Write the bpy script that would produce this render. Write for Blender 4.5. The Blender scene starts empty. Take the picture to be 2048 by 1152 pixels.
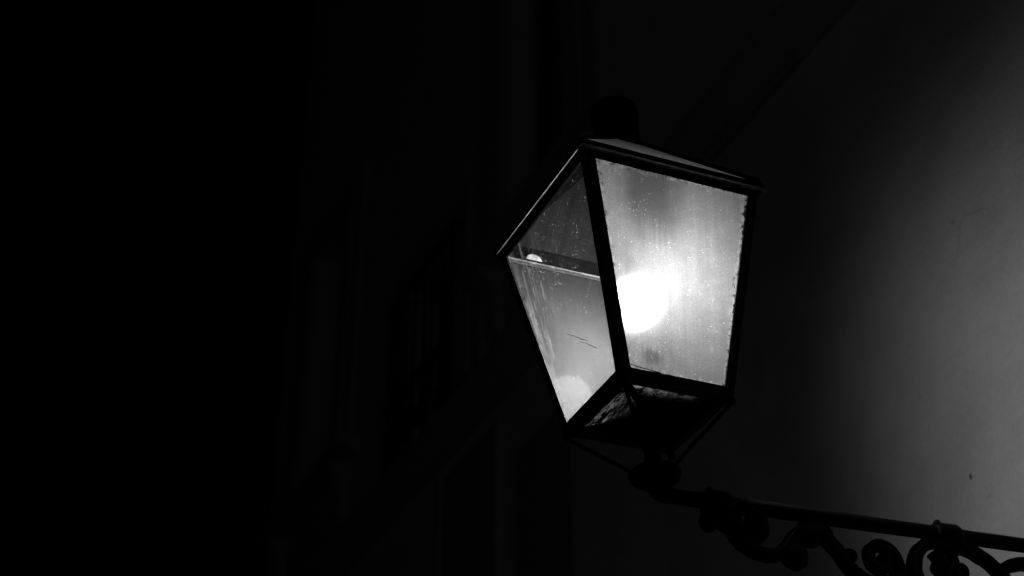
import bpy, bmesh, math, random
from mathutils import Vector, Matrix, noise
random.seed(7)
S = bpy.context.scene
COL = S.collection
LAMP = 127.0
EYE = 1.6                      # eye height of the photographer
# ------------------------------------------------------------------ helpers
def link(name, bm, mats, parent=None, smooth=False):
    top = parent.parent or parent if parent else None
    if top and top.get('category') in ('house', 'grille'):
        for v in bm.verts: v.co = (v.co.x*F, v.co.y*F, max(0, (v.co.z-EYE)*F+EYE))
    if top and top.get('category') == 'bracket':
        for v in bm.verts: v.co += noise.noise_vector(v.co*55)*.0011
    me = bpy.data.meshes.new(name)
    bmesh.ops.recalc_face_normals(bm, faces=bm.faces)
    bm.to_mesh(me); bm.free()
    for m in (mats if isinstance(mats, (list, tuple)) else [mats]):
        me.materials.append(m)
    if smooth:
        for p in me.polygons: p.use_smooth = True
    o = bpy.data.objects.new(name, me); COL.objects.link(o)
    if parent: o.parent = parent
    return o
def empty(name, label, cat, mat):
    o = bpy.data.objects.new(name, None); COL.objects.link(o)
    o.empty_display_size = 0.1
    o.matrix_world = mat
    o['label'] = label; o['category'] = cat
    return o
def add_prism(bm, A, B):
    """closed solid between two polygons with the same number of corners"""
    a = [bm.verts.new(p) for p in A]; b = [bm.verts.new(p) for p in B]; n = len(a)
    bm.faces.new(a[::-1]); bm.faces.new(b)
    for i in range(n):
        bm.faces.new((a[i], a[(i+1) % n], b[(i+1) % n], b[i]))
def add_box(bm, x0, x1, y0, y1, z0, z1):
    add_prism(bm, [(x0,y0,z0),(x1,y0,z0),(x1,y1,z0),(x0,y1,z0)],
                  [(x0,y0,z1),(x1,y0,z1),(x1,y1,z1),(x0,y1,z1)])
def add_lathe(bm, prof, cx=0, cy=0, n=40):
    rings = []
    for r, z in prof:
        if r < 1e-6: rings.append([bm.verts.new((cx,cy,z))])
        else: rings.append([bm.verts.new((cx+r*math.cos(2*math.pi*i/n), cy+r*math.sin(2*math.pi*i/n), z)) for i in range(n)])
    for R0, R1 in zip(rings, rings[1:]):
        for i in range(n):
            j = (i+1) % n
            if len(R0) == 1 and len(R1) == 1: continue
            if len(R0) == 1: bm.faces.new((R0[0], R1[j], R1[i]))
            elif len(R1) == 1: bm.faces.new((R0[i], R0[j], R1[0]))
            else: bm.faces.new((R0[i], R0[j], R1[j], R1[i]))
def frames(pts):
    P = [Vector(p) for p in pts]; out = []
    for i, p in enumerate(P):
        t = (P[min(i+1, len(P)-1)] - P[max(i-1, 0)]).normalized()
        out.append((p, t))
    return out
def add_tube(bm, pts, rad, n=12):
    rs = rad if isinstance(rad, (list, tuple)) else [rad]*len(pts)
    rings = []; ref = None
    for (p, t), r in zip(frames(pts), rs):
        if ref is None:
            ref = Vector((0,0,1)) if abs(t.z) < .9 else Vector((1,0,0))
        s = t.cross(ref).normalized(); u = s.cross(t).normalized(); ref = u
        rings.append([bm.verts.new(p + r*(math.cos(2*math.pi*i/n)*s + math.sin(2*math.pi*i/n)*u)) for i in range(n)])
    bm.faces.new(rings[0][::-1]); bm.faces.new(rings[-1])
    for A, B in zip(rings, rings[1:]):
        for i in range(n):
            bm.faces.new((A[i], A[(i+1) % n], B[(i+1) % n], B[i]))
def add_sphere(bm, c, r, n=20, sq=(1,1,1)):
    g = bmesh.ops.create_uvsphere(bm, u_segments=n, v_segments=n//2+2, radius=1)
    for v in g['verts']:
        v.co = Vector((v.co.x*r*sq[0]+c[0], v.co.y*r*sq[1]+c[1], v.co.z*r*sq[2]+c[2]))
def spline(pts, per=10):
    P = [Vector(p) for p in pts]; P = [2*P[0]-P[1]] + P + [2*P[-1]-P[-2]]; out = []
    for i in range(1, len(P)-2):
        for k in range(per):
            t = k/per; a,b,c,d = P[i-1:i+3]
            out.append(.5*((2*b)+(c-a)*t+(2*a-5*b+4*c-d)*t*t+(3*b-a-3*c+d)*t**3))
    out.append(P[-2]); return out
def add_bar(bm, pts2, t, w):
    """flat iron bar bent along a curve (x,z) in the bracket's own plane; t thickness list/number, w width across"""
    n = len(pts2); ts = t if isinstance(t, (list,tuple)) else [t]*n
    rows = []
    for i, p in enumerate(pts2):
        q = pts2[min(i+1,n-1)]; o = pts2[max(i-1,0)]
        d = Vector((q[0]-o[0], q[1]-o[1])).normalized(); nx, nz = -d.y, d.x; h = ts[i]/2
        b = h*.45
        row = [(p[0]+nx*h, -w/2+b, p[1]+nz*h), (p[0]+nx*h, w/2-b, p[1]+nz*h), (p[0]+nx*(h-b), w/2, p[1]+nz*(h-b)),
               (p[0]-nx*(h-b), w/2, p[1]-nz*(h-b)), (p[0]-nx*h, w/2-b, p[1]-nz*h), (p[0]-nx*h, -w/2+b, p[1]-nz*h),
               (p[0]-nx*(h-b), -w/2, p[1]-nz*(h-b)), (p[0]+nx*(h-b), -w/2, p[1]+nz*(h-b))]
        rows.append([bm.verts.new(v) for v in row])
    bm.faces.new(rows[0][::-1]); bm.faces.new(rows[-1])
    for A, B in zip(rows, rows[1:]):
        for i in range(8): bm.faces.new((A[i], A[(i+1)%8], B[(i+1)%8], B[i]))
def spiral(c, r0, r1, a0, a1, n=60):
    out = []
    for i in range(n+1):
        t = i/n; a = math.radians(a0+(a1-a0)*t); r = r0+(r1-r0)*t**.85
        out.append((c[0]+r*math.cos(a), c[1]+r*math.sin(a)))
    return out
# ------------------------------------------------------------------ materials
class N:
    def __init__(s, name):
        s.m = bpy.data.materials.new(name); s.m.use_nodes = True
        s.t = s.m.node_tree; s.t.nodes.clear(); s.out = s.t.nodes.new('ShaderNodeOutputMaterial')
    def n(s, typ, ins=None, **kw):
        d = s.t.nodes.new('ShaderNode'+typ)
        for k, v in kw.items(): setattr(d, k, v)
        for k, v in (ins or {}).items(): s.set(d.inputs[k], v)
        return d
    def set(s, sock, v):
        if isinstance(v, bpy.types.NodeSocket): s.t.links.new(v, sock)
        elif isinstance(v, bpy.types.Node): s.t.links.new(v.outputs[0], sock)
        else:
            if sock.type == 'RGBA' and not isinstance(v, (tuple, list)): v = (v, v, v, 1)
            sock.default_value = v
    def math(s, op, a, b=0.0, c=0.0, clamp=False):
        d = s.n('Math', operation=op); d.use_clamp = clamp
        s.set(d.inputs[0], a); s.set(d.inputs[1], b); s.set(d.inputs[2], c); return d.outputs[0]
    def ramp(s, v, lo, hi, a=0.0, b=1.0):
        d = s.n('MapRange', interpolation_type='SMOOTHSTEP'); d.clamp = True
        for i, x in enumerate((v, lo, hi, a, b)): s.set(d.inputs[i], x)
        return d.outputs[0]
    def noise(s, vec, scale, detail=4, rough=.55, dist=0.0):
        d = s.n('TexNoise', {'Vector': vec, 'Scale': scale, 'Detail': detail, 'Roughness': rough, 'Distortion': dist}); return d.outputs['Fac']
    def scaled(s, vec, sc, loc=(0,0,0), rot=(0,0,0)):
        d = s.n('Mapping', {'Vector': vec, 'Scale': sc, 'Location': loc, 'Rotation': rot}); return d.outputs[0]
    def mix(s, f, a, b):
        d = s.n('MixShader'); s.set(d.inputs[0], f); s.set(d.inputs[1], a); s.set(d.inputs[2], b); return d
    def done(s, sh): s.t.links.new(sh.outputs[0], s.out.inputs[0]); return s.m
def grey(v): return (v, v, v, 1)

def iron(name, base=.02, rough=.55, bump=.3, spec=.3):
    k = N(name); co = k.n('TexCoord').outputs['Object']
    f = k.noise(co, 60, 5); g = k.noise(co, 400, 3)
    col = k.n('MixRGB'); k.set(col.inputs[0], k.ramp(f, .45, .7)); k.set(col.inputs[1], grey(base)); k.set(col.inputs[2], grey(base*2.2))
    b = k.n('Bump', {'Height': k.math('ADD', f, k.math('MULTIPLY', g, .4)), 'Strength': bump, 'Distance': .002})
    p = k.n('BsdfPrincipled', {'Base Color': col, 'Roughness': rough, 'Normal': b}); p.inputs['Specular IOR Level'].default_value = spec
    return k.done(p)
M_IRON = iron('painted_iron')
M_EAVE = iron('weathered_zinc', .15, .6)
M_RAIL = iron('lit_inner_iron', .05, .7)  # lighter iron for the top rail's inner faces, lamplight put into the colour
M_GLINT = iron('painted_glint', .30, .5)
M_BLACK = iron('sooty_iron', .0015, .8, spec=.02)
M_PIPE = iron('bracket_iron', .002, .75, spec=.12)

def globe_mat():
    k = N('lit_opal_glass')
    return k.done(k.n('Emission', {'Color': grey(1), 'Strength': LAMP}))


def pane_mat(name, haze, streak, speck, block=0.0, dif=0.0, gloss=0.0, seed=0.0, edge=1.0, strokes=False, sheen=0.0, sheen_rough=.4, blur=0.0, light_mask=False, stain_reflection=False, film=0.0):
    """old glass: clear, with a film of dust that scatters the lamp's light, run marks, specks and crusted putty at its edges.
    UV = metres on the pane, second UV = 0..1 across it."""
    k = N(name)
    uv = k.n('UVMap', uv_map='metres').outputs[0]; nu = k.n('UVMap', uv_map='unit').outputs[0]
    sp = k.n('SeparateXYZ', {0: nu}); U, V = sp.outputs[0], sp.outputs[1]
    off = (seed*3.7, seed*1.9, seed)
    c0 = k.scaled(uv, (1,1,1), off)
    warp = k.noise(k.scaled(uv, (9,5,1), off), 1.0, 3)
    run = k.noise(k.scaled(uv, (75,3.2,1), off), 1.0, 4, .6, .35)
    run2 = k.noise(k.scaled(uv, (190,7,1), off), 1.0, 3, .6, .2)
    big = k.noise(k.scaled(uv, (10,6,1), (off[0]+5,off[1],0)), 1.0, 4, .6)
    fine = k.noise(c0, 330, 4, .65)
    blot = k.noise(c0, 38, 6, .7, .6)
    s = k.math('MULTIPLY', k.math('SUBTRACT', run, .5), 4.6)
    s = k.math('ADD', s, k.math('MULTIPLY', k.math('SUBTRACT', run2, .5), 2.2))
    s = k.math('ADD', s, k.math('MULTIPLY', k.math('SUBTRACT', big, .5), 2.8))
    smear = k.noise(k.scaled(uv, (26,60,1), off, (0,0,.9)), 1.0, 5, .65, 1.1)
    cloud = k.noise(k.scaled(uv, (17,13,1), (off[0]+9,off[1]+3,0)), 1.0, 6, .65, .9)
    s = k.math('ADD', s, k.math('MULTIPLY', k.math('SUBTRACT', smear, .5), 1.5))
    s = k.math('ADD', s, k.math('MULTIPLY', k.math('SUBTRACT', cloud, .5), 3.8))
    gain = k.math('ADD', 1.0, k.math('MULTIPLY', s, streak))
    gain = k.math('MULTIPLY', gain, k.ramp(fine, .30, .70, .72, 1.28))
    gain = k.math('ADD', gain, k.math('MULTIPLY', k.ramp(blot, .56, .70), .8*streak+.2))
    spk = None
    for sc, rad, th in ((230.0, .20, .68), (110.0, .11, .76), (420.0, .26, .72)):
        vor = k.n('TexVoronoi', {'Vector': k.scaled(c0, (1,.8,1), (sc*.01,0,0)), 'Scale': sc, 'Randomness': 1.0})
        rr = k.n('SeparateColor', {0: vor.outputs['Color']})
        q = k.math('MULTIPLY', k.ramp(vor.outputs['Distance'], rad*.3, rad, 1, 0), k.ramp(rr.outputs[0], th, th+.1))
        q = k.math('MULTIPLY', q, k.math('MULTIPLY', k.math('POWER', rr.outputs[1], 2.0), k.ramp(k.noise(c0, 17, 4, .7, .5), .44, .62)))
        spk = q if spk is None else k.math('MAXIMUM', spk, q)
    if strokes:                                   # wiped strokes near the far edge of this pane
        st = k.noise(k.scaled(uv, (120,9,1), off, (0,0,.5)), 1.0, 4, .65, .4)
        st = k.math('MULTIPLY', k.ramp(st, .52, .66), k.ramp(U, .0, .42, 1, 0))
        st = k.math('MULTIPLY', st, k.ramp(V, .15, .35))
        gain = k.math('ADD', gain, k.math('MULTIPLY', st, 45.0))
        ed = k.math('MULTIPLY', k.ramp(U, .02, .12, 1, 0), k.ramp(blot, .35, .6))
        gain = k.math('ADD', gain, k.math('MULTIPLY', ed, 32.0))
    if stain_reflection:                                     # a washed, darker run hanging from the top edge, thicker dust lower down
        x = k.math('ADD', U, k.math('MULTIPLY', k.math('SUBTRACT', warp, .5), .25))
        w = k.math('MULTIPLY', k.ramp(x, .10, .30), k.ramp(x, .42, .66, 1, 0))
        w = k.math('MULTIPLY', w, k.ramp(k.math('ADD', V, k.math('MULTIPLY', k.math('SUBTRACT', run, .5), .5)), .52, .82))
        gain = k.math('MULTIPLY', gain, k.math('SUBTRACT', 1.0, k.math('MULTIPLY', w, .62)))
        # a reflection painted into the dust near the pane's foot: dark blob and ring
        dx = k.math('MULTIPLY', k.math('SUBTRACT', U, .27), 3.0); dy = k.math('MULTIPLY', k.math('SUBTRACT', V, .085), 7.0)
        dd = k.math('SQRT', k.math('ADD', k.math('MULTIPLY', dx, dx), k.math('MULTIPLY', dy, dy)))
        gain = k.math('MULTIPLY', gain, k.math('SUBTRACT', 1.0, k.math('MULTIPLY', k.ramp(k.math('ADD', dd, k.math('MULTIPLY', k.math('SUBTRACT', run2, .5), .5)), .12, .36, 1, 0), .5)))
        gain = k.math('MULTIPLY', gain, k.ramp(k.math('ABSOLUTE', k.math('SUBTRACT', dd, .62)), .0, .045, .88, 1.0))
    gain = k.math('MAXIMUM', gain, .12)
    dust = k.math('ADD', k.math('MULTIPLY', gain, haze), k.math('MULTIPLY', spk, speck), clamp=True)
    # crust of old putty and paint along the borders
    eU = k.math('MINIMUM', U, k.math('SUBTRACT', 1.0, U)); eV = k.math('MINIMUM', V, k.math('SUBTRACT', 1.0, V))
    e = k.math('MINIMUM', k.math('SUBTRACT', k.math('MULTIPLY', eU, .30), .0118), k.math('SUBTRACT', k.math('MULTIPLY', eV, .437), .0054))
    rag = k.noise(c0, 150, 6, .75); rag2 = k.noise(c0, 34, 3)
    lim = k.math('ADD', k.math('MULTIPLY', k.math('SUBTRACT', rag, .53), .024), k.math('MULTIPLY', k.math('SUBTRACT', rag2, .50), .012))
    putty = k.math('MULTIPLY', k.ramp(k.math('SUBTRACT', e, lim), -.0006, .0006, 1, 0), edge)
    # thicker chips along the head, the right upright and the foot
    chip = k.math('MULTIPLY', k.ramp(k.noise(c0, 80, 7, .8, .8), .535, .565), k.ramp(k.math('ADD', e, k.math('MULTIPLY', k.math('SUBTRACT', rag2, .5), .022)), .002, .010, 1, 0))
    putty = k.math('MAXIMUM', putty, k.math('MULTIPLY', chip, edge))
    crust = k.math('MULTIPLY', k.ramp(k.math('SUBTRACT', e, lim), .0, .010, 1, 0), k.ramp(rag, .42, .6))
    dust = k.math('ADD', dust, k.math('MULTIPLY', crust, haze*1.2*edge), clamp=True)
    tr = k.math('SUBTRACT', 1.0, block)
    if light_mask:                                     # made-up mask: dark borders added to shape the light on the wall
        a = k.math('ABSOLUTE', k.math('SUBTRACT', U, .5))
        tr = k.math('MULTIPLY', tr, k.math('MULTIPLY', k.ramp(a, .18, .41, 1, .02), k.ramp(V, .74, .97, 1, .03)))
    cc = k.n('CombineColor', {0: tr, 1: tr, 2: tr})
    clear = k.n('BsdfTransparent', {'Color': cc})
    if blur:
        clear = k.mix(blur, clear, k.mix(.5, k.n('BsdfRefraction', {'Color': cc, 'IOR': 1.028, 'Roughness': .95}), k.n('BsdfRefraction', {'Color': cc, 'IOR': .973, 'Roughness': .95})))
    if film:                                      # greasy film: scatters the lamp forward into a soft halo
        hz = k.mix(.5, k.n('BsdfRefraction', {'Color': grey(1), 'IOR': 1.22, 'Roughness': 1.0}), k.n('BsdfRefraction', {'Color': grey(1), 'IOR': .82, 'Roughness': 1.0}))
        clear = k.mix(k.math('MULTIPLY', k.math('MAXIMUM', gain, .4), film*.15, clamp=True), clear, hz)
    tl = k.n('BsdfTranslucent', {'Color': grey(.9)})
    sh = k.mix(dust, clear, tl)
    if dif:
        d = k.n('BsdfDiffuse', {'Color': grey(.5)})
        sh = k.mix(k.math('MULTIPLY', k.math('MAXIMUM', gain, .3), dif, clamp=True), sh, d)
    if sheen:
        g2 = k.n('BsdfGlossy', {'Color': grey(.9), 'Roughness': sheen_rough}); sh = k.mix(sheen, sh, g2)
    if gloss:
        g = k.n('BsdfGlossy', {'Color': grey(.9), 'Roughness': .045}); sh = k.mix(gloss, sh, g)
    pu = k.n('BsdfDiffuse', {'Color': grey(.012)})
    sh = k.mix(putty, sh, pu)
    return k.done(sh)

M_FRONT = pane_mat('dusty_pane', .074, .13, 1.2, block=.94, seed=1.0, blur=.99, stain_reflection=True, film=.07)
M_LEFT = pane_mat('thin_dusty_pane', .0016, .06, .9, block=.10, seed=2.3, strokes=True, edge=.35)
M_FAR = pane_mat('sooty_pane', .008, .10, .22, block=.92, dif=.060, gloss=.0018, seed=4.1, edge=.0, sheen=.009, sheen_rough=.45)
M_WALLSIDE = pane_mat('masked_pane', .008, .2, .05, block=.0, seed=6.2, edge=.3, light_mask=True, dif=.03)
M_ROOF = pane_mat('grimy_roof_glass', .022, .2, .45, block=.96, dif=.022, seed=8.0, edge=.0)
M_ROOFDARK = pane_mat('shaded_roof_glass', .01, .1, .45, block=.97, dif=.003, seed=9.0, edge=.0)  # darker copy of the roof glass, shade put into the edge-on panel's colour

def base_mat(name, mode):
    k = N(name); co = k.n('TexCoord').outputs['Object']
    sx = k.n('SeparateXYZ', {0: co}); X, Y = sx.outputs[0], sx.outputs[1]
    bl = k.noise(co, 70, 7, .75, 1.2)
    if mode == 'scratched':
        st = k.noise(k.scaled(co, (260, 26, 1), (0,0,0), (0,0,.22)), 1.0, 6, .75, 1.4)
        m = k.math('MULTIPLY', k.ramp(st, .49, .57), k.ramp(bl, .36, .52))
        m = k.math('MULTIPLY', m, k.ramp(X, -.080, -.022, 1, .0))
    elif mode == 'blotched':
        m = k.math('MULTIPLY', k.ramp(bl, .42, .58), k.ramp(Y, -.096, -.050, 1, 0))
        m = k.math('MULTIPLY', m, k.ramp(X, -.05, .10, 1, .08))
    else:
        m = k.math('MULTIPLY', k.ramp(bl, .62, .75), .12)
    paint = k.n('BsdfDiffuse', {'Color': grey(.006)})
    tl = k.n('BsdfTranslucent', {'Color': grey(.26)})
    return k.done(k.mix(m, paint, tl))
M_BASE = {'scratched': base_mat('scratched_black_glass', 'scratched'), 'blotched': base_mat('flaking_black_glass', 'blotched'), 'plain': base_mat('blackened_glass', 'plain')}

def plaster_mat():
    k = N('rendered_plaster'); co = k.n('TexCoord').outputs['Object']
    a = k.noise(co, 3.0, 6, .6); b = k.noise(co, 45, 6, .65); c = k.noise(k.scaled(co, (170,170,45)), 1.0, 5, .7)
    big = k.noise(k.scaled(co, (1.4,1,.5)), 1.0, 3)
    col = k.n('MixRGB'); k.set(col.inputs[0], k.math('ADD', k.math('MULTIPLY', k.ramp(k.math('ADD', k.math('MULTIPLY', a, .5), k.math('MULTIPLY', big, .5)), .36, .62), .66), k.math('MULTIPLY', k.ramp(c, .36, .64), .34)))
    k.set(col.inputs[1], grey(.62)); k.set(col.inputs[2], grey(.90))
    h = k.math('ADD', k.math('MULTIPLY', a, 2.0), k.math('ADD', k.math('MULTIPLY', b, .35), k.math('MULTIPLY', c, .40)))
    bp = k.n('Bump', {'Height': h, 'Strength': .9, 'Distance': .012})
    return k.done(k.n('BsdfPrincipled', {'Base Color': col, 'Roughness': .9, 'Normal': bp}))
M_PLASTER = plaster_mat()
def plain(name, v, rough=.8, sc=20, bump=.4):
    k = N(name); co = k.n('TexCoord').outputs['Object']; f = k.noise(co, sc, 6, .65)
    col = k.n('MixRGB'); k.set(col.inputs[0], f); k.set(col.inputs[1], grey(v*.75)); k.set(col.inputs[2], grey(v*1.2))
    bp = k.n('Bump', {'Height': f, 'Strength': bump, 'Distance': .01})
    return k.done(k.n('BsdfPrincipled', {'Base Color': col, 'Roughness': rough, 'Normal': bp}))
M_STONE = plain('carved_limestone', .48)
M_WOOD = plain('dark_joinery', .06, .6, 30)
M_SHUTTER = plain('grey_shutter_paint', .34, .6, 30)
M_PANEDARK = plain('unlit_window_glass', .02, .08, 2, .0)
M_CRACK = plain('crack_edge', .55, .9, 60, .1)
M_HOLE = plain('hole_in_plaster', .02, .9)

# ------------------------------------------------------------------ lantern
LM = Matrix(((0.90609512, -0.41959477, -0.0541467, 0.26508225),
             (0.41956364, 0.90763996, -0.01249229, 2.8779037),
             (0.05438741, -0.01139879, 0.99845484, 1.66949291+EYE),
             (0,0,0,1)))
AT, AB, H = .2, .1215, .4511
HW = lambda z: AB+(AT-AB)*z/H
PW, PT = .0216, .004           # corner angle iron: leg width, thickness
lan = empty('street_lantern', 'lit square glass street lantern tapering downwards, dusty panes in a black iron frame', 'lantern', LM)
for sx, sy in ((-1,-1),(1,-1),(1,1),(-1,1)):
    bm = bmesh.new(); rows = []
    for z in (-.006, H):
        A = HW(max(z,0))
        rows.append([(sx*x, sy*y, z) for x, y in ((A,A),(A-PW,A),(A-PW,A-PT),(A-PT,A-PT),(A-PT,A-PW),(A,A-PW))])
    add_prism(bm, *rows)
    link('corner_post', bm, M_IRON, lan)
def ring(bm, z0, z1, o0, o1, i0, i1, mi=0):
    """square ring: outer half-widths o0/o1 and inner half-widths i0/i1 at heights z0/z1"""
    q = lambda a, z: [bm.verts.new(p) for p in ((-a,-a,z),(a,-a,z),(a,a,z),(-a,a,z))]
    O0, O1, I0, I1 = q(o0,z0), q(o1,z1), q(i0,z0), q(i1,z1)
    for i in range(4):
        j = (i+1)%4
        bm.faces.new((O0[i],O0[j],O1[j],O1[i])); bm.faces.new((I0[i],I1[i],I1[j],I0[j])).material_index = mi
        bm.faces.new((O1[i],O1[j],I1[j],I1[i])); bm.faces.new((O0[i],I0[i],I0[j],O0[j]))
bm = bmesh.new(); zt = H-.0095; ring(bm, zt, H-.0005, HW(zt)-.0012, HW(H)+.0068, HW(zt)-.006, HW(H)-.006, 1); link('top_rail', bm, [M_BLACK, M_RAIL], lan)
bm = bmesh.new(); ring(bm, .0, .0155, HW(0)-.0012, HW(.0155)-.0012, HW(0)-.006, HW(.0155)-.006)
ring(bm, -.0075, -.0005, HW(0)-.0012, HW(0)-.0012, HW(0)-.021, HW(0)-.021); link('bottom_rail', bm, M_IRON, lan)

def face_pt(side, h, z, inset):
    """point on a side: h runs -1..1 along the face, inset = distance inwards"""
    A = HW(z)-inset; w = (HW(z)-PW*.45)*h
    return {'front': (w,-A,z), 'far': (-w,A,z), 'left': (-A,-w,z), 'wall': (A,w,z)}[side]
def add_uv(bm, f, met, unit, lm, lu):
    for l, a, b in zip(f.loops, met, unit): l[lm].uv = a; l[lu].uv = b
def pane(name, P, Q, met, unit, m_dirt, parent, label=None):
    """glass sheet: outer outline P carries the dust, inner outline Q is clean glass"""
    bm = bmesh.new(); lm = bm.loops.layers.uv.new('metres'); lu = bm.loops.layers.uv.new('unit')
    a = [bm.verts.new(p) for p in P]; b = [bm.verts.new(p) for p in Q]; n = len(a)
    f = bm.faces.new(a); add_uv(bm, f, met, unit, lm, lu); f.material_index = 0
    f = bm.faces.new(b[::-1]); add_uv(bm, f, met[::-1], unit[::-1], lm, lu); f.material_index = 1
    for i in range(n):
        f = bm.faces.new((a[i], b[i], b[(i+1)%n], a[(i+1)%n])); f.material_index = 2
    o = link(name, bm, [m_dirt, M_CLEAN, M_EDGE], parent)
    if label: o['label'] = label
    return o
k = N('clean_glass_face'); g = k.n('BsdfGlossy', {'Color': grey(1), 'Roughness': .01}); M_CLEAN = k.done(k.mix(.0, k.n('BsdfTransparent', {'Color': grey(1)}), g))
M_EDGE = plain('glass_edge', .1, .4)
zb, zT = .010, H-.004
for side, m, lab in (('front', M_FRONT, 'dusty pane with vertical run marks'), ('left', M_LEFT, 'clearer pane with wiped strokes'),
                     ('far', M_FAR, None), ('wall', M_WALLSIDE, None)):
    P, Q, met, unit = [], [], [], []
    for h, z in ((-1,zb),(1,zb),(1,zT),(-1,zT)):
        P.append(face_pt(side, h, z, PT+.0004)); Q.append(face_pt(side, h, z, PT+.0030))
        met.append((h*HW(z), z)); unit.append(((h+1)/2, (z-zb)/(zT-zb)))
    # cut fine enough for the unit UV to stay straight on the trapezoid
    bm = bmesh.new(); lm = bm.loops.layers.uv.new('metres'); lu = bm.loops.layers.uv.new('unit')
    NY = 12; rows = []
    for i in range(NY+1):
        z = zb+(zT-zb)*i/NY
        rows.append([(bm.verts.new(face_pt(side,h,z,PT+.0004)), bm.verts.new(face_pt(side,h,z,PT+.0030)), (h*HW(z), z), ((h+1)/2, i/NY)) for h in (-1,-.5,0,.5,1)])
    for i in range(NY):
        for j in range(4):
            q = [rows[i][j], rows[i][j+1], rows[i+1][j+1], rows[i+1][j]]
            f = bm.faces.new([v[0] for v in q]); f.material_index = 0; add_uv(bm, f, [v[2] for v in q], [v[3] for v in q], lm, lu)
            f = bm.faces.new([v[1] for v in q[::-1]]); f.material_index = 1
        for j, fl in ((0,1),(4,-1)):
            a, b = rows[i][j], rows[i+1][j]
            f = bm.faces.new((a[0],b[0],b[1],a[1])); f.material_index = 2
    for i in (0, NY):
        for j in range(4):
            a, b = rows[i][j], rows[i][j+1]; f = bm.faces.new((a[0],b[0],b[1],a[1])); f.material_index = 2
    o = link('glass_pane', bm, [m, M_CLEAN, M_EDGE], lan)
    if lab: o['label'] = lab
front = [o for o in lan.children if o.get('label') == 'dusty pane with vertical run marks'][0]
left = [o for o in lan.children if o.get('label') == 'clearer pane with wiped strokes'][0]
bm = bmesh.new(); add_tube(bm, [(-.102,-HW(.021)+.0005,.021),(-.08,-HW(.0185)+.0002,.0185),(-.052,-HW(.0162),.0162),(-.038,-HW(.0150),.0150)], [.0008,.0009,.0012,.0010], 6)
link('loose_putty', bm, M_BLACK, front)
for pts in (((.030,.170),(.006,.152),(-.015,.133),(-.037,.117),(-.059,.0945)), ((-.005,.134),(-.028,.116),(-.057,.090))):
    bm = bmesh.new(); add_tube(bm, [(-HW(z)+.0032,y,z) for y, z in pts], [.0003,.0006,.0007,.0003], 6); link('scratch', bm, M_BLACK, left)
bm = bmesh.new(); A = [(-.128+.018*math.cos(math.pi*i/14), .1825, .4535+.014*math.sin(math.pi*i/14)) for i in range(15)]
add_prism(bm, A, [(x, y+.002, z) for x, y, z in A]); link('glint_tab', bm, M_GLINT, lan)  # pale half-disc added in place of a reflected glint of the globe
# eave and roof
AR, ZE = .2124, .4548
bm = bmesh.new(); ring(bm, ZE, ZE+.0025, AR, AR, AT-.004, AT-.004); link('eave', bm, M_EAVE, lan)
bm = bmesh.new(); ring(bm, ZE+.003, ZE+.0175, AR-.0015, AR-.004, AT-.008, AT-.008); ring(bm, ZE+.0031, ZE+.030, AT-.0085, AT-.0105, AT-.011, AT-.0125); link('gutter', bm, M_BLACK, lan)
ZR, AP, RB = ZE+.0178, .692, .2055
apex = Vector((0,0,AP))
for sd in range(4):
    R = Matrix.Rotation(math.pi/2*sd, 3, 'Z')
    a, b = R@Vector((-RB,-RB,ZR)), R@Vector((RB,-RB,ZR))
    nrm = (b-a).cross(apex-a).normalized()
    c, d = a.lerp(apex, .8), b.lerp(apex, .8)
    P = [a, b, d, c]; Q = [p-nrm*.003 for p in P]
    L = (apex-(a+b)/2).length
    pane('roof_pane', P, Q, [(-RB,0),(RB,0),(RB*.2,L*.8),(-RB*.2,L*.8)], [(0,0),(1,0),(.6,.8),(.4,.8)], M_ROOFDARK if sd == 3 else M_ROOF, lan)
    bm = bmesh.new(); h = R@Vector((-RB-.001,-RB-.001,ZR+.001)); t = R@Vector((-.03,-.03,AP-.032)); w = R@Vector((.008,-.008,0)); up = Vector((0,0,.012))
    add_prism(bm, [h-w-up*.2, h+w-up*.2, h+w+up*.3, h-w+up*.3], [t-w-up, t+w-up, t+w+up*.3, t-w+up*.3]); link('hip_bar', bm, M_BLACK, lan)
bm = bmesh.new(); add_lathe(bm, [(0,.64),(.054,.64),(.054,.655),(.051,.66),(.050,.736),(.0525,.739),(.0525,.758),(.050,.766),(.03,.772),(0,.774)])
link('chimney', bm, M_BLACK, lan, True)
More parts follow.
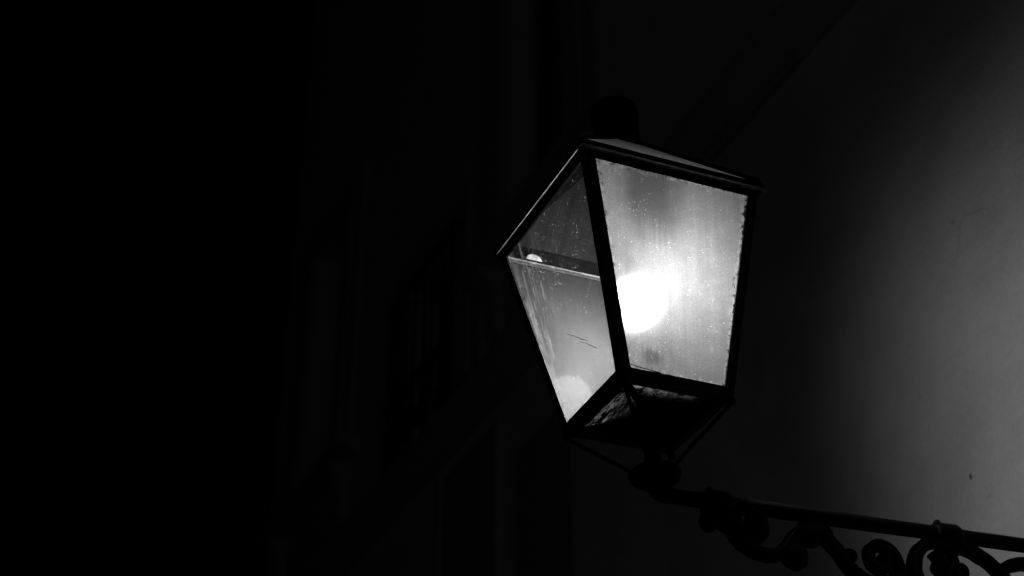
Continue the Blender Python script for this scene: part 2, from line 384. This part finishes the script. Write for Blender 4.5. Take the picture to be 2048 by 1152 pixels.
# base: blackened glass in four fields, diagonal bars, stem, stays and cup
rb = AB-.019
for sd, mode in enumerate(('blotched', 'plain', 'plain', 'scratched')):
    R = Matrix.Rotation(math.pi/2*sd, 3, 'Z'); bm = bmesh.new()
    add_prism(bm, [R@Vector(p) for p in ((-rb,-rb,-.0005),(rb,-rb,-.0005),(.006,-.006,-.0005),(-.006,-.006,-.0005))],
                  [R@Vector(p) for p in ((-rb,-rb,.0020),(rb,-rb,.0020),(.006,-.006,.0020),(-.006,-.006,.0020))])
    o = link('base_pane', bm, M_BASE[mode], lan)
    if mode != 'plain': o['label'] = mode+' black base pane'
    bm = bmesh.new(); h = R@Vector((-AB+.012,-AB+.012,-.0045)); t = R@Vector((-.008,-.008,-.0045)); w = R@Vector((.0045,-.0045,0)); up = Vector((0,0,.0035))
    add_prism(bm, [h-w-up, h+w-up, h+w+up, h-w+up], [t-w-up, t+w-up, t+w+up, t-w+up]); link('base_bar', bm, M_BLACK, lan)
    c = R@Vector((-AB+.004,-AB+.004,0)); e = R@Vector((-.030,-.030,0))
    bm = bmesh.new(); add_tube(bm, [(c.x,c.y,-.006),(c.x,c.y,-.018),(c.x*.93,c.y*.93,-.026),(e.x,e.y,-.120),(e.x*.8,e.y*.8,-.132)], .0042, 10)
    add_sphere(bm, (c.x,c.y,-.013), .0085, 12); link('stay', bm, M_BLACK, lan, True)
bm = bmesh.new(); add_lathe(bm, [(0,.003),(.024,.003),(.024,-.012),(.017,-.020),(.0145,-.07),(.017,-.105),(.024,-.116),(.024,-.125),(0,-.125)]); link('stem', bm, M_BLACK, lan, True)
bm = bmesh.new(); add_lathe(bm, [(0,-.120),(.030,-.121),(.046,-.126),(.0515,-.133),(.0505,-.140),(.042,-.148),(.028,-.155),(.020,-.160),(.017,-.168),(0,-.168)]); link('cup', bm, M_BLACK, lan, True)
ZG, RG = .2575, .052
bm = bmesh.new(); add_sphere(bm, (0,0,ZG), RG, 48); gl = link('globe', bm, globe_mat(), lan, True); gl['label'] = 'glowing opal globe'
bm = bmesh.new(); add_lathe(bm, [(0,ZG+.054),(.026,ZG+.054),(.027,ZG+.075),(.020,ZG+.085),(.019,ZG+.12),(.007,ZG+.125),(.007,.66),(0,.66)]); link('lamp_holder', bm, M_IRON, lan, True)

# ------------------------------------------------------------------ bracket
br = empty('wall_bracket', 'black wrought iron scroll bracket carrying the lantern out from the lit plaster wall', 'bracket', LM)
PZ = lambda x: -.1745+.0265*x
XW = 1.31
bm = bmesh.new(); add_tube(bm, spline([(0,0,-.160),(.004,0,-.170),(.02,0,-.1735),(.05,0,PZ(.05)),(.3,0,PZ(.3)),(XW-.02,0,PZ(XW-.02))], 14), .0155, 20)
link('arm_pipe', bm, M_PIPE, br, True)
for x0, x1 in ((.106,.162),(.648,.712)):
    bm = bmesh.new(); r = .0235
    prof = [(.0,.6),(.012,1.0),(1-.012,1.0),(1.0,.6)]
    pts = []
    for t, s in ((0,.80),(.10,.98),(.2,1.0),(.85,1.0),(1.0,.82)): pts.append((x0+(x1-x0)*t, s*r))
    add_tube(bm, [(x,0,PZ(x)) for x, _ in pts], [s for _, s in pts], 20)
    add_box(bm, x0+.004, x1-.004, -.012, .012, PZ(x0)-.040, PZ(x0)-.012)
    add_sphere(bm, (x0+.006,-.010,PZ(x0)+.018), .0085, 12); add_sphere(bm, (x0-.006,-.004,PZ(x0)-.026), .0095, 12)
    link('collar', bm, M_PIPE, br, True)
def bar(name, pts, t, w=.019):
    bm = bmesh.new(); add_bar(bm, pts, t, w); link(name, bm, M_PIPE, br)
def taper(n, a, b): return [a+(b-a)*i/(n-1) for i in range(n)]
# first volute under the lantern, closed tightly, and its tail
p = spiral((.193,-.205), .010, .043, 420, -150, 60)[:-1]
p += [tuple(q[:2]) for q in spline([(.156,-.226,0),(.175,-.250,0),(.212,-.266,0),(.252,-.264,0),(.283,-.238,0),(.305,-.212,0),(.335,-.198,0),(.368,-.196,0)], 8)]
bar('scroll', p, taper(len(p), 0.0200, 0.0250), .030)
bm = bmesh.new(); add_sphere(bm, (.106,0,-.217), .019, 18, (1,.8,1.1)); add_tube(bm, [(.118,0,-.18),(.112,0,-.2),(.106,0,-.217)], [.010,.010,.008]); add_sphere(bm, (.150,0,-.208), .026, 18, (1.2,.6,1.05)); link('bud', bm, M_PIPE, br, True)
bm = bmesh.new(); add_sphere(bm, (.2925,0,-.2577), .033, 24, (1,.55,1)); link('boss', bm, M_PIPE, br, True)
bm = bmesh.new(); add_sphere(bm, (.352,0,-.199), .030, 20, (1.45,.55,.75)); add_sphere(bm, (.335,0,-.214), .026, 18, (1.1,.5,.9)); link('leaf', bm, M_PIPE, br, True)
# second scroll: drops to the ring
p = [tuple(q[:2]) for q in spline([(.352,-.198,0),(.380,-.216,0),(.403,-.242,0),(.425,-.272,0),(.462,-.293,0),(.505,-.286,0)], 8)][:-1]
p += spiral((.500,-.240), .046, .012, -78, 430, 70)
bar('scroll', p, taper(len(p), 0.0300, 0.0150), .030)
bm = bmesh.new(); add_sphere(bm, (.4278,0,-.240), .0155, 18, (1,.8,1)); link('bud', bm, M_PIPE, br, True)
bm = bmesh.new(); add_box(bm, .520, .585, -.008, .008, -.262, -.243); link('bud', bm, M_PIPE, br)
# big C scroll with a rosette
p = [tuple(q[:2]) for q in spline([(.640,-.335,0),(.600,-.305,0),(.581,-.262,0),(.588,-.222,0),(.612,-.193,0),(.650,-.177,0),(.692,-.176,0),(.738,-.187,0),(.780,-.209,0),(.810,-.240,0),(.822,-.280,0)], 8)]
bar('scroll', p, .025, .032)
bm = bmesh.new()
for a in range(7):
    t = math.radians(a*360/7+20); add_sphere(bm, (.672+.034*math.cos(t),0,-.243+.030*math.sin(t)), .0165, 14, (1,.6,1))
add_sphere(bm, (.672,-.004,-.243), .017, 14); add_tube(bm, [(.632,0,-.205),(.648,0,-.222),(.672,0,-.243)], [.012,.013,.012]); link('rosette', bm, M_PIPE, br, True)
p = [tuple(q[:2]) for q in spline([(.800,-.222,0),(.835,-.204,0),(.880,-.194,0),(.930,-.200,0),(.970,-.225,0),(.985,-.262,0),(.97,-.30,0),(.93,-.315,0),(.895,-.295,0),(.895,-.262,0),(.92,-.25,0)], 8)]
bar('scroll', p, .025, .032)
p = [tuple(q[:2]) for q in spline([(.462,-.305,0),(.56,-.345,0),(.70,-.375,0),(.86,-.43,0),(1.05,-.52,0),(1.2,-.63,0),(1.295,-.71,0)], 10)]
bar('brace', p, .022, .022)
bm = bmesh.new(); add_box(bm, XW-.022, XW-.008, -.035, .035, -.74, -.08); link('wall_plate', bm, M_PIPE, br)

# ------------------------------------------------------------------ the house whose wall carries the bracket
UX, UY, KW = -0.41600016, 0.90936454, 2.724
F = KW/2.574119                # facade from image pixels at a nominal distance; F scales it about the camera
HM = Matrix(((UX, -UY, 0, UY*KW), (UY, UX, 0, -UX*KW), (0,0,1,0), (0,0,0,1)))   # local x along the wall, y out into the street
# (local y axis = Z x X)
house = empty('plastered_house', 'plastered house front with stone string course, lit by the lantern at right', 'house', HM)
Z = lambda z: z+EYE
OPEN = [(5.02,5.68, Z(4.50), Z(6.3)), (6.20,6.86, Z(4.02), Z(4.95)), (8.0,8.6,Z(4.5),Z(6.3))]
SX = sorted({-3.2, 9.2, *[v for o in OPEN for v in o[:2]], *[-3.2+.8*i for i in range(1,15)]}); SZ = sorted({0, Z(10.5), *[v for o in OPEN for v in o[2:]]})
bm = bmesh.new(); vc = {}
def V(x, y, z):
    key = (round(x,4), round(y,4), round(z,4))
    if key not in vc: vc[key] = bm.verts.new((x,y,z))
    return vc[key]
for i in range(len(SX)-1):
    for j in range(len(SZ)-1):
        cx, cz = (SX[i]+SX[i+1])/2, (SZ[j]+SZ[j+1])/2
        if any(o[0]<cx<o[1] and o[2]<cz<o[3] for o in OPEN): continue
        bm.faces.new((V(SX[i],0,SZ[j]),V(SX[i+1],0,SZ[j]),V(SX[i+1],0,SZ[j+1]),V(SX[i],0,SZ[j+1])))
for x0,x1,z0,z1 in OPEN:
    zs = [z for z in SZ if z0<=z<=z1]; xs = [x for x in SX if x0<=x<=x1]
    for a, b in zip(zs, zs[1:]):
        for x in (x0,x1): bm.faces.new((V(x,0,a),V(x,0,b),V(x,-.3,b),V(x,-.3,a)))
    for a, b in zip(xs, xs[1:]):
        for z in (z0,z1): bm.faces.new((V(a,0,z),V(b,0,z),V(b,-.3,z),V(a,-.3,z)))
for x in (-3.2, 9.2):
    for a, b in zip(SZ, SZ[1:]): bm.faces.new((V(x,0,a),V(x,0,b),V(x,-3,b),V(x,-3,a)))
link('wall', bm, M_PLASTER, house)
# windows set back in their openings
for x0,x1,z0,z1 in OPEN:
    bm = bmesh.new(); t = .055; y0, y1 = -.20, -.15; m = (x0+x1)/2
    for a in (x0, m-t/2, x1-t): add_box(bm, a, a+t, y0, y1, z0, z1)
    for b in (z0, z0+(z1-z0)*.62, z1-t):
        add_box(bm, x0+t, m-t/2, y0+.002, y1-.002, b, b+t); add_box(bm, m+t/2, x1-t, y0+.002, y1-.002, b, b+t)
    w = link('window', bm, M_WOOD, house)
    bm = bmesh.new(); add_box(bm, x0, x1, -.19, -.18, z0, z1); link('pane', bm, M_PANEDARK, w)
    bm = bmesh.new(); q = .16; y = .045
    add_box(bm, x0-q-.12, x0-q, .0, .028, z0, z1+q); add_box(bm, x1+q, x1+q+.12, .0, .028, z0, z1+q)
    add_box(bm, x0-q, x0-.002, .0, y, z0, z1+q); add_box(bm, x1+.002, x1+q, .0, y, z0, z1+q); add_box(bm, x0-.002, x1+.002, .0, y, z1+.002, z1+q)
    link('window_surround', bm, M_STONE, house)
for x0, x1, z1 in ((5.76,6.34,3.62),(5.06,5.54,3.36)):       # shuttered ground floor openings under the string course
    bm = bmesh.new()
    for a, b in ((x0,(x0+x1)/2-.004),((x0+x1)/2+.004,x1)): add_box(bm, a, b, .001, .018, Z(1.0), Z(z1))
    w = link('shutter', bm, M_SHUTTER, house)
for x in (5.735, 6.365):
    bm = bmesh.new(); add_box(bm, x-.014, x+.014, .001, .030, Z(1.0), Z(3.62)); link('jamb', bm, M_STONE, house)
def moulding(name, prof, s0, s1, m=M_STONE):
    """prof: (y,z) outline of the section, from the wall out and back to it"""
    bm = bmesh.new(); add_prism(bm, [(s0,y,z) for y, z in prof], [(s1,y,z) for y, z in prof]); link(name, bm, m, house)
moulding('string_course', [(-.02,Z(3.705)),(.018,Z(3.712)),(.022,Z(3.735)),(.045,Z(3.745)),(.055,Z(3.79)),(.085,Z(3.825)),(.10,Z(3.835)),(.10,Z(3.885)),(-.02,Z(3.91))], -3.15, 9.15)
for s0, s1, zz in ((4.56,5.97,4.485),(7.6,9.0,4.485)):
    moulding('window_sill', [(-.02,Z(zz-.09)),(.03,Z(zz-.085)),(.04,Z(zz-.06)),(.10,Z(zz-.045)),(.125,Z(zz-.04)),(.125,Z(zz)),(-.02,Z(zz+.012))], s0, s1)
    for sc in (s0+.14, s1-.24):
        moulding('sill_console', [(-.02,Z(zz-.44)),(.02,Z(zz-.44)),(.045,Z(zz-.40)),(.04,Z(zz-.30)),(.07,Z(zz-.18)),(.11,Z(zz-.14)),(.112,Z(zz-.092)),(-.02,Z(zz-.092))], sc, sc+.10)
    bm = bmesh.new(); add_box(bm, s0+.30, s1-.30, -.01, .02, Z(zz-.42), Z(zz-.13)); link('apron', bm, M_STONE, house)
# iron grille before the small window
gr = empty('window_grille', 'black iron grille with loop ornament over the small dark window left of the lantern', 'grille', HM)
for i in range(8):
    x = 6.12+.115*i; bm = bmesh.new(); add_tube(bm, [(x,.09,Z(3.96)),(x,.09,Z(4.9))], .008, 8); link('bar', bm, M_PIPE, gr, True)
for i in range(7):
    x = 6.1775+.115*i; bm = bmesh.new(); add_tube(bm, [(x+.044*math.cos(2*math.pi*j/24), .09, Z(4.13)+.12*math.sin(2*math.pi*j/24)) for j in range(25)], .008, 8); link('loop', bm, M_PIPE, gr, True)
for z in (3.97, 4.27, 4.88):
    bm = bmesh.new(); add_box(bm, 6.08, 6.97, .083, .097, Z(z-.009), Z(z+.009)); link('rail', bm, M_PIPE, gr)
for x in (6.085, 6.965):
    for z in (3.97, 4.88):
        bm = bmesh.new(); add_box(bm, x-.008, x+.008, -.01, .0825, Z(z-.008), Z(z+.008)); link('fixing', bm, M_PIPE, gr)
# hairline cracks and chips in the lit plaster (raised lips that catch the lamp)
def crack(pts, r, jit=.006):
    P = []
    for a, b in zip(pts, pts[1:]):
        n = max(3, int(math.dist(a,b)/.012))
        for i in range(n):
            t = i/n; P.append((a[0]+(b[0]-a[0])*t+random.gauss(0,jit*.35), 0, a[1]+(b[1]-a[1])*t+random.gauss(0,jit*.35)))
    P.append((pts[-1][0],0,pts[-1][1]))
    rs = [r*(.4+.9*random.random())*min(1, 4*min(i+.3, len(P)-i-.7)/len(P)) for i in range(len(P))]
    bm = bmesh.new(); add_tube(bm, [(x, -r*.25, Z(z)) for x, _, z in P], rs, 6); link('crack', bm, M_CRACK, house, True)
crack([(2.63,2.62),(2.70,2.655),(2.76,2.68),(2.79,2.66),(2.81,2.60),(2.85,2.56)], .0028)
crack([(2.79,2.66),(2.83,2.71)], .0026)
crack([(3.30,2.72),(3.33,2.66),(3.335,2.62)], .0030)
crack([(2.62,2.10),(2.67,2.085),(2.70,2.09)], .0015)
crack([(3.05,2.30),(3.055,2.27)], .0025, .002)
crack([(3.06,2.04),(3.066,1.98)], .0026, .002)
crack([(2.85,1.905),(2.868,1.895)], .0035, .001)
bm = bmesh.new(); add_sphere(bm, (2.912,.0,Z(1.979)), .0045, 12, (.8,.3,2.0)); link('nail_hole', bm, M_HOLE, house, True)

# ------------------------------------------------------------------ world, camera, render
W = bpy.data.worlds.new('World'); S.world = W; W.use_nodes = True
W.node_tree.nodes['Background'].inputs[0].default_value = (1,1,1,1)
W.node_tree.nodes['Background'].inputs[1].default_value = .00005      # a moonless night
cam = bpy.data.cameras.new('camera'); co = bpy.data.objects.new('camera', cam); COL.objects.link(co)
co.location = (0,0,EYE); co.rotation_euler = (math.radians(90+34.353755), 0, 0)
cam.sensor_width = 36; cam.lens = 3400/2048*36; cam.clip_start = .05; cam.clip_end = 500
cam.dof.use_dof = True; cam.dof.focus_distance = 3.42; cam.dof.aperture_fstop = 2.8
S.camera = co
# an added fill light behind the photographer, just enough to tell the facade from the sky
pl = bpy.data.lights.new('added_fill_light', 'POINT'); pl.energy = 11; pl.shadow_soft_size = .15
po = bpy.data.objects.new('added_fill_light', pl); COL.objects.link(po); po.location = (-1.8,-3.5,5.2)
S.render.engine = 'CYCLES'
S.cycles.use_denoising = True
S.cycles.max_bounces = 10; S.cycles.transparent_max_bounces = 24
S.cycles.sample_clamp_indirect = 6
S.view_settings.view_transform = 'Standard'; S.view_settings.look = 'None'
S.view_settings.exposure = 0; S.view_settings.gamma = 1; S.view_settings.use_curve_mapping = False
